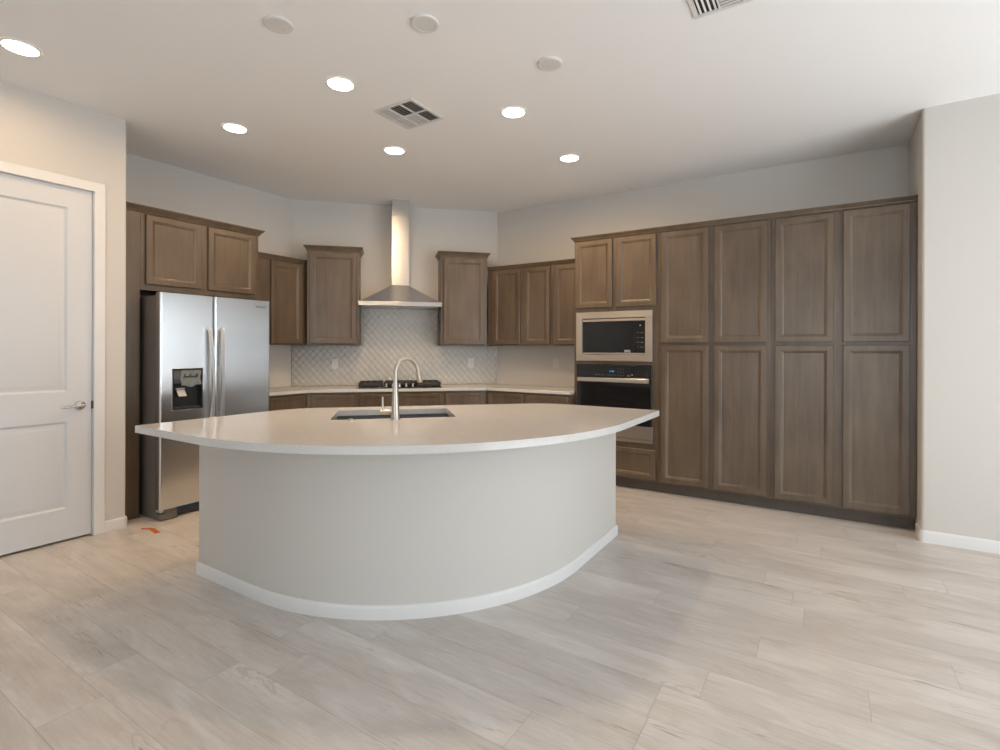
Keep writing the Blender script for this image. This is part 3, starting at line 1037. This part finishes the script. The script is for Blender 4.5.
m.loft([[(2.072, y_f + 0.036, 1.008), (2.132, y_f + 0.036, 1.012), (2.132, y_f + 0.046, 1.012), (2.072, y_f + 0.046, 1.008)],
        [(2.078, y_f + 0.004, 0.956), (2.138, y_f + 0.004, 0.956), (2.138, y_f + 0.014, 0.954), (2.078, y_f + 0.014, 0.954)]])
m.box(2.068, 2.134, y_f + 0.028, y_f + 0.05, 1.008, 1.022)
t.part('paddle', m, M['pale_plastic'], parent=ld, bevel=0.002, label='pale grey dispenser paddle')
m = MB()
m.box(hx0 + 0.014, hx1 - 0.014, y_f + 0.002, y_f + 0.054, hz0 + 0.013, hz0 + 0.020)
for k in range(9):
    m.box(hx0 + 0.024 + k * 0.021, hx0 + 0.032 + k * 0.021, y_f + 0.006, y_f + 0.05, hz0 + 0.020, hz0 + 0.024)
t.part('drip_tray', m, M['dark_grey'], parent=ld)
# base grille with hinge cover
m = MB()
m.box(1.945, 2.842, -FX + 0.045, -FX + 0.075, 0.012, 0.080)
for k in range(3):
    m.box(2.10, 2.80, -FX + 0.040, -FX + 0.046, 0.022 + k * 0.018, 0.030 + k * 0.018)
t.part('base_grille', m, M['dark_grey'], label='dark toe grille')
m = MB()
m.box(1.942, 2.065, -FX + 0.004, -FX + 0.075, 0.006, 0.050)
m.box(1.975, 2.065, -FX + 0.006, -FX + 0.075, 0.054, 0.082)
t.part('leg_cover', m, M['grey_side'], bevel=0.003)
t.part('hinge', MB().box(1.940, 1.966, -FX + 0.000, -FX + 0.06, 0.066, 0.086), M['pale_plastic'], bevel=0.002)
t.part('tape_strip', MB().box(2.085, 2.290, -FX + 0.036, -FX + 0.0395, 0.050, 0.082), M['blue_tape'], label='strip of blue tape on the grille')


def text_mesh(body, size, depth=0.0006):
    cu = bpy.data.curves.new('t', 'FONT')
    cu.body = body
    cu.size = size
    cu.extrude = depth
    cu.align_x = 'CENTER'
    cu.align_y = 'CENTER'
    ob = bpy.data.objects.new('t', cu)
    COL.objects.link(ob)
    dg = bpy.context.evaluated_depsgraph_get()
    me = bpy.data.meshes.new_from_object(ob.evaluated_get(dg))
    bm = bmesh.new()
    bm.from_mesh(me)
    bpy.data.objects.remove(ob)
    bpy.data.curves.remove(cu)
    bpy.data.meshes.remove(me)
    bmesh.ops.rotate(bm, verts=bm.verts[:], cent=(0, 0, 0), matrix=Matrix.Rotation(PI / 2, 3, 'X'))
    return bm


def text_part(t, name, body, size, x, y, z, m, parent=None):
    bm = text_mesh(body, size)
    bmesh.ops.translate(bm, verts=bm.verts[:], vec=(x, y, z))
    return t.part(name, bm, m, parent=parent, smooth=0)


text_part(t, 'maker_badge', 'Whirlpool', 0.024, 2.772, -FX - 0.0008, 1.715, M['dark_print'], rd)

# ------------------------------------------------------------------ microwave and oven
t = Thing('microwave', 'built-in microwave with wide steel trim frame above the oven', 'microwave', 'right', (-1.75, -TD, 1.228))
yf = -TD - 0.001
x0, x1, z0, z1 = -2.134, -1.366, 1.227, 1.712
ox0, ox1, oz0, oz1 = -2.068, -1.433, 1.290, 1.648
m = MB()
for b_ in ((x0, x1, oz1, z1), (x0, x1, z0, oz0), (x0, ox0, oz0, oz1), (ox1, x1, oz0, oz1)):
    m.box(b_[0], b_[1], yf - 0.022, yf, b_[2], b_[3])
t.part('trim_frame', m, M['steel'], bevel=0.0015)
m = MB()
m.box(ox0 + 0.003, ox1 - 0.003, yf - 0.008, yf + 0.30, oz0 + 0.002, oz1 - 0.002)
t.part('body', m, M['black'])
m = MB()
m.box(ox0 + 0.004, -1.538, yf - 0.020, yf - 0.0085, 1.312, 1.614)
dw = t.part('door', m, M['black_glass'], bevel=0.002)
m = MB()
m.box(-1.635, -1.575, yf - 0.0208, yf - 0.0201, 1.314, 1.338)
t.part('sticker', m, M['print'], parent=dw, label='small grey sticker')
m = MB()
m.box(-1.536, ox1 - 0.004, yf - 0.020, yf - 0.0085, 1.312, 1.614)
cp = t.part('control_panel', m, M['black_glass'], bevel=0.002)
for cxx, txts in ((-1.503, ('1 2 3', '4 5 6', '7 8 9', '0')), (-1.463, ('start', 'stop', 'clock', 'timer'))):
    for k, s_ in enumerate(txts):
        text_part(t, 'key_label', s_, 0.013, cxx, yf - 0.0206, 1.50 - k * 0.045, M['print'], cp)
t.part('indicator', MB().box(-1.486, -1.474, yf - 0.0206, yf - 0.020, 1.566, 1.574), M['plate'], parent=cp)
m = MB()
m.box(ox0 + 0.004, ox1 - 0.004, yf - 0.019, yf - 0.0085, 1.617, 1.640)
m.box(ox0 + 0.004, ox1 - 0.004, yf - 0.019, yf - 0.0085, 1.293, 1.309)
t.part('trim_strips', m, M['steel'], bevel=0.001)

t = Thing('wall_oven', 'black and steel built-in wall oven below the microwave', 'oven', 'right', (-1.75, -TD, 0.46))
x0, x1 = -2.128, -1.368
t.part('oven_box', MB().box(-2.10, -1.395, yf + 0.002, yf + 0.36, 0.47, 1.18), M['black'])
m = MB()
m.box(x0, x1, yf - 0.030, yf, 1.070, 1.190)
cp = t.part('control_panel', m, M['black_glass'], bevel=0.004)
m = text_mesh('12:00', 0.022, 0.0004)
bmesh.ops.translate(m, verts=m.verts[:], vec=(-1.756, yf - 0.0310, 1.128))
t.part('clock_display', m, M['blue'], parent=cp, smooth=0, label='blue lit clock digits')
for k, s_ in enumerate(('bake', 'broil', 'keep')):
    text_part(t, 'key_label', s_, 0.010, -1.918 + k * 0.034, yf - 0.0306, 1.094, M['print'], cp)
for k, s_ in enumerate(('1', '2', '3', '4', '5')):
    text_part(t, 'key_label', s_, 0.012, -1.808 + k * 0.021, yf - 0.0306, 1.092, M['print'], cp)
for j in range(3):
    for k in range(3):
        text_part(t, 'key_label', '123456789'[j * 3 + k], 0.013, -1.694 + k * 0.026, yf - 0.0306, 1.152 - j * 0.030, M['print'], cp)
text_part(t, 'key_label', 'start', 0.012, -1.588, yf - 0.0306, 1.090, M['plate'], cp)
text_part(t, 'key_label', 'off', 0.013, -1.555, yf - 0.0306, 1.098, M['plate'], cp)
m = MB()
m.box(x0 + 0.006, x1 - 0.003, yf - 0.028, yf, 0.616, 1.066)
od = t.part('door', m, M['black_glass'], bevel=0.003)
m = MB()
rings = []
for zz, yy in ((1.024, -0.068), (1.030, -0.074), (1.060, -0.074), (1.066, -0.068), (1.066, -0.056), (1.024, -0.056)):
    rings.append((zz, yy))
m.loft([[(xx, yf + yy, zz) for zz, yy in rings] for xx in (-2.098, -1.384)])
for xx in (-2.075, -1.407):
    m.box(xx - 0.012, xx + 0.012, yf - 0.058, yf - 0.0275, 1.032, 1.058)
t.part('handle', m, M['hood_steel'], parent=od, label='flat steel bar handle')
m = MB()
m.box(x0 + 0.004, x1 + 0.006, yf - 0.026, yf, 0.492, 0.614)
m.box(x0 + 0.004, x1 + 0.006, yf - 0.022, yf, 0.458, 0.486)
t.part('bottom_trim', m, M['steel'], bevel=0.002, label='steel lower trim panel')

# ------------------------------------------------------------------ island
IX, IY, IR = -0.980, 1.303, 1.595             # corner of the straight sides, radius of the front curve
top_poly = [(-3.190, IY), (IX, IY), (IX, 3.634), (-1.853 + 0.0, 3.634), (-3.190, 2.297)]
top_poly = fillet(top_poly, {0: 0.004, 1: IR, 2: 0.004, 3: 0.40, 4: 0.40}, 14)


def dpt(s, d):
    """world xy from diagonal coordinates: s along the hood wall, d away from it"""
    return ((s + d) / R2, (s - d) / R2)


SX0, SX1, SD0, SD1 = -0.316, 0.436, -3.690, -3.205
sink_hole = [dpt(*p) for p in rrect(SX0, SX1, SD0, SD1, 0.012)]


def slab_with_hole(outer, inner, z0, z1):
    bm = bmesh.new()
    for z in (z0, z1):
        es = []
        for loop in (outer, inner):
            vs = [bm.verts.new((p[0], p[1], z)) for p in loop]
            es += [bm.edges.new((vs[i], vs[(i + 1) % len(vs)])) for i in range(len(vs))]
        bmesh.ops.triangle_fill(bm, use_beauty=True, use_dissolve=False, edges=es)
    for loop in (outer, inner):
        n = len(loop)
        for i in range(n):
            p, q = loop[i], loop[(i + 1) % n]
            bm.faces.new([bm.verts.new(c) for c in ((p[0], p[1], z0), (q[0], q[1], z0), (q[0], q[1], z1), (p[0], p[1], z1))])
    bmesh.ops.remove_doubles(bm, verts=bm.verts[:], dist=0.0001)
    return bm


o = obj('island_countertop', slab_with_hole(top_poly, sink_hole, 0.8765, 0.914), M['quartz'], bevel=0.003)
tag(o, 'large pale quartz island top with curved front and sink cut-out', 'countertop')

BXc, BYc, BR = IX - 0.300, IY + 0.318, 1.285
ex, ey = -3.150, 3.600
t = Thing('kitchen_island', 'curved pale grey island base standing on the floor under the quartz top', 'kitchen island', 'world', (-2.2, 2.6, 0))
front = arc_path([(ex, BYc), (BXc, BYc), (BXc, ey)], {0: 0.014, 1: BR, 2: 0.014}) if False else fillet([(ex, BYc), (BXc, BYc), (BXc, ey)], {1: BR}, 30)
wt = 0.115
inner = offset_open(front, wt)
m = MB()
ring = fillet(front[:1] + front[1:] + inner[::-1], {}, 4)
full = list(front) + inner[::-1]
n_f = len(front)
full = fillet(full, {0: 0.014, n_f - 1: 0.014}, 4)
m.prism(full, 0, 0.8755)
t.part('half_wall', m, M['wall'], smooth=30)
# cabinets filling the kitchen side
dB = -3.845 + 0.0
yb1 = ex + (-dB * R2)                          # where the back line crosses the left end
inner_poly = inner + [(ey - (-dB) * R2 + 0.0, ey), (ex, ex + (-dB) * R2)]
t.part('cabinet_box', MB().prism(inner_poly, 0.1, 0.66), M['wood'])
# board skirt around the sink bay, up to the top
skp = [(ex, BYc + wt + 0.001), (ex, ex - dB * R2), (ey + dB * R2, ey), (BXc - wt - 0.001, ey)]
sk = MB().prism(skp + offset_open(skp, -0.018)[::-1], 0.6605, 0.8755)
t.part('face_frame', sk, M['wood'], smooth=0)
t.part('toe_kick', MB().prism(inner + [(p[0] + 0.05, p[1] - 0.05) for p in (dpt(1.2, dB), dpt(-0.62, dB))], 0.001, 0.0995), M['toe'], smooth=0)
Rm = Matrix.Rotation(PI / 4 + PI, 4, 'Z')
for k in range(4):
    s0 = -0.60 + k * 0.44
    for z0_, z1_, st_ in ((0.12, 0.67, 0.056), (0.69, 0.86, 0.036)):
        d_ = panel_door(-(s0 + 0.42), -s0, z0_, z1_, dB, stile=st_)
        bmesh.ops.rotate(d_.bm, verts=d_.bm.verts[:], cent=(0, 0, 0), matrix=Rm)
        # face away from the camera, towards the hood wall
        t.part('door' if z0_ < 0.5 else 'drawer', d_, M['wood'])
bb = baseboard('b', front[::-1], h=0.070)
t.part('baseboard', bb, M['trim'], label='white baseboard following the curve')

# sink
t = Thing('kitchen_sink', 'dark rectangular undermount sink set into the island countertop', 'sink', 'diag', ((SX0 + SX1) / 2, -(SD0 + SD1) / 2, 0.66))
# local diag frame: x = s, y = -d
ya, yb = -SD1, -SD0
m = MB()
rings = []
for ins, z, r in ((-0.02, 0.876, 0.02), (-0.02, 0.8745, 0.02), (-0.004, 0.8745, 0.014), (-0.003, 0.872, 0.014), (0.004, 0.70, 0.02), (0.015, 0.678, 0.03), (0.05, 0.672, 0.03), (0.2, 0.669, 0.01)):
    rings.append([(p[0], p[1], z) for p in rrect(SX0 + ins, SX1 - ins, ya + ins, yb - ins, r)])
m.loft(rings, True, False, True)
t.part('bowl', m, M['sink_steel'])
m = MB()
m.lathe([(0.055, 0), (0.052, 0.004), (0.040, 0.002), (0.036, -0.004), (0.001, -0.004)], ((SX0 + SX1) / 2, (ya + yb) / 2 + 0.05, 0.6695), 'z', 28)
t.part('drain', m, M['chrome'])

# faucet
fs, fd = 0.062, -3.150
t = Thing('kitchen_faucet', 'tall gooseneck pull-down faucet in brushed nickel beside the sink', 'faucet', 'diag', (fs, -fd, 0.914))
m = MB()
bz = 0.9143
m.lathe([(0.0275, 0), (0.0275, 0.006), (0.0255, 0.010), (0.0245, 0.05), (0.0235, 0.06), (0.0150, 0.200), (0.0115, 0.245)], (fs, -fd, bz), 'z', 24)
t.part('body', m, M['nickel'])
da = math.radians(33)                          # spout swings to the right and over the bowl
ux, uy = math.cos(da), math.sin(da)
path = [(0, 0.236), (0, 0.262), (0, 0.285)]
Rg = 0.082
for k in range(1, 15):
    a_ = PI - (PI - math.radians(14)) * k / 14
    path.append((Rg + Rg * math.cos(a_), 0.285 + Rg * 0.98 * math.sin(a_)))
lx, lz = path[-1]
path.append((lx + 0.008, lz - 0.035))
m = MB()
m.tube([(fs + ux * p[0], -fd + uy * p[0], bz + p[1]) for p in path], 0.0112, 16)
t.part('spout', m, M['nickel'], smooth=60)
m = MB()
hp = [(lx + 0.008, lz - 0.034), (lx + 0.011, lz - 0.05), (lx + 0.020, lz - 0.084), (lx + 0.021, lz - 0.088)]
m.tube([(fs + ux * p[0], -fd + uy * p[0], bz + p[1]) for p in hp], [0.0125, 0.0135, 0.0185, 0.0165], 18)
t.part('spray_head', m, M['nickel'])
m = MB()
m.tube([(fs - 0.018, -fd, bz + 0.044), (fs - 0.05, -fd, bz + 0.044), (fs - 0.088, -fd, bz + 0.044)], [0.0145, 0.0145, 0.0145], 16)
m.tube([(fs - 0.072, -fd, bz + 0.050), (fs - 0.074, -fd, bz + 0.09), (fs - 0.075, -fd, bz + 0.136)], [0.0058, 0.0056, 0.0052], 12)
t.part('lever', m, M['nickel'])
o = obj('sink_air_switch', MB().lathe([(0.022, 0), (0.022, 0.003), (0.017, 0.005), (0.0165, 0.009), (0.001, 0.009)], (0, 0, 0), 'z', 24), M['nickel'], loc=(-2.372, 2.095, 0.9143))
tag(o, 'small round metal button on the island counter left of the faucet', 'air switch')

# ------------------------------------------------------------------ ceiling fixtures
def can_light(label, x, y, dim=1.0):
    o = bpy.data.objects.new('recessed_light', None)
    COL.objects.link(o)
    o.location = (x, y, CEIL)
    tag(o, label, 'ceiling light', 'recessed ceiling lights')
    obj('trim_ring', MB().lathe([(0.0935, -0.0004), (0.092, -0.005), (0.084, -0.007), (0.080, -0.0045)], n=40, cap0=False, cap1=False), M['vent'], o)
    obj('lens', MB().lathe([(0.0815, -0.0005), (0.0815, -0.0046), (0.07, -0.0056), (0.001, -0.006)], n=40), M['lens'], o)
    d = bpy.data.lights.new('bulb', 'AREA')
    d.shape = 'DISK'
    d.size = 0.15
    d.energy = CAN_POWER * dim
    d.color = WARM
    d.spread = math.radians(172)
    l_ = bpy.data.objects.new('bulb', d)
    COL.objects.link(l_)
    l_.parent = o
    l_.location = (0, 0, -0.009)


can_light('lit recessed ceiling light at far left, nearest the white door', -3.852, 0.999, 0.42)
can_light('lit recessed ceiling light beside the square vent, towards the camera', -2.632, 2.232, 1.1)
can_light('lit recessed ceiling light in front of the cabinet over the refrigerator', -3.846, 2.246, 0.25)
can_light('lit recessed ceiling light between the square vent and the hood chimney', -3.118, 3.223, 1.35)
can_light('lit recessed ceiling light right of the square vent, above the island sink side', -1.891, 3.154, 0.35)
can_light('lit recessed ceiling light in front of the oven tower', -1.922, 4.173, 1.0)


def cover(label, x, y):
    o = obj('ceiling_cover', MB().lathe([(0.072, -0.0003), (0.072, -0.010), (0.069, -0.013), (0.056, -0.0145), (0.054, -0.0125), (0.001, -0.0125)], n=40), M['vent'], loc=(x, y, CEIL))
    tag(o, label, 'cover plate', 'round blank covers on the ceiling')


cover('round white blank ceiling cover, leftmost of the curved row of three', -2.418, 1.645)
cover('round white blank ceiling cover, middle of the curved row of three', -1.765, 2.046)
cover('round white blank ceiling cover, rightmost of the row, nearest the pantry', -1.386, 2.729)


def register(label, x, y):
    """square four-way register: outer banks throw sideways, the centre row throws along the other axis"""
    o = bpy.data.objects.new('ceiling_vent', None)
    COL.objects.link(o)
    o.location = (x, y, CEIL)
    tag(o, label, 'air vent', 'ceiling air registers')
    h = 0.178
    fw_ = 0.022
    m = MB()
    for b_ in ((-h, h, h - fw_, h), (-h, h, -h, -h + fw_), (-h, -h + fw_, -h + fw_, h - fw_), (h - fw_, h, -h + fw_, h - fw_)):
        m.box(b_[0], b_[1], b_[2], b_[3], -0.009, -0.0004)
    m.box(-h + fw_, h - fw_, -0.004, 0.004, -0.012, -0.002)
    for xx in (-0.055, 0.055):
        m.box(xx - 0.004, xx + 0.004, -h + fw_, h - fw_, -0.012, -0.002)
    obj('frame', m, M['vent'], o, bevel=0.001)
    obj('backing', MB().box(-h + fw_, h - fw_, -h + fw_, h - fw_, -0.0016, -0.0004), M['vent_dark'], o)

    def slats(x0, x1, y0, y1, along, tilt, n):
        mm = MB()
        for k in range(n):
            f = (k + 0.5) / n
            dx = 0.0042
            if along == 'y':
                cx = x0 + (x1 - x0) * f
                mm.loft([[(cx - dx, yy, -0.0045 if tilt > 0 else -0.0085), (cx + dx, yy, -0.0085 if tilt > 0 else -0.0045), (cx + dx, yy, -0.0073 if tilt > 0 else -0.0033), (cx - dx, yy, -0.0033 if tilt > 0 else -0.0073)] for yy in (y0, y1)])
            else:
                cy = y0 + (y1 - y0) * f
                mm.loft([[(xx, cy - dx, -0.0045 if tilt > 0 else -0.0085), (xx, cy + dx, -0.0085 if tilt > 0 else -0.0045), (xx, cy + dx, -0.0073 if tilt > 0 else -0.0033), (xx, cy - dx, -0.0033 if tilt > 0 else -0.0073)] for xx in (x0, x1)])
        return mm
    i_ = h - fw_
    for y0_, y1_ in ((-i_ + 0.002, -0.006), (0.006, i_ - 0.002)):
        obj('louvre_bank', slats(-i_ + 0.002, -0.061, y0_, y1_, 'y', -1, 4), M['vent'], o, smooth=0)
        obj('louvre_bank', slats(0.061, i_ - 0.002, y0_, y1_, 'y', 1, 4), M['vent'], o, smooth=0)
    obj('louvre_bank', slats(-0.049, 0.049, -i_ + 0.002, -0.006, 'x', -1, 7), M['vent'], o, smooth=0)
    obj('louvre_bank', slats(-0.049, 0.049, 0.006, i_ - 0.002, 'x', 1, 7), M['vent'], o, smooth=0)


register('square white four-way ceiling vent between the lit lights above the island', -2.547, 2.785)
register('white ceiling vent cut off by the top edge, away from the lights', -0.392, 2.575)

# ------------------------------------------------------------------ scrap of tape on the floor
m = MB()
pts = [(-4.292, 1.796), (-4.262, 1.786), (-4.215, 1.818), (-4.085, 1.800), (-4.078, 1.832), (-4.205, 1.850), (-4.232, 1.842)]
m.prism(pts, 0.0006, 0.003)
o = obj('tape_scrap', m, M['orange'], origin=(-4.2, 1.82, 0), loc=(-4.2, 1.82, 0))
tag(o, 'scrap of orange tape on the floor in front of the refrigerator', 'tape')
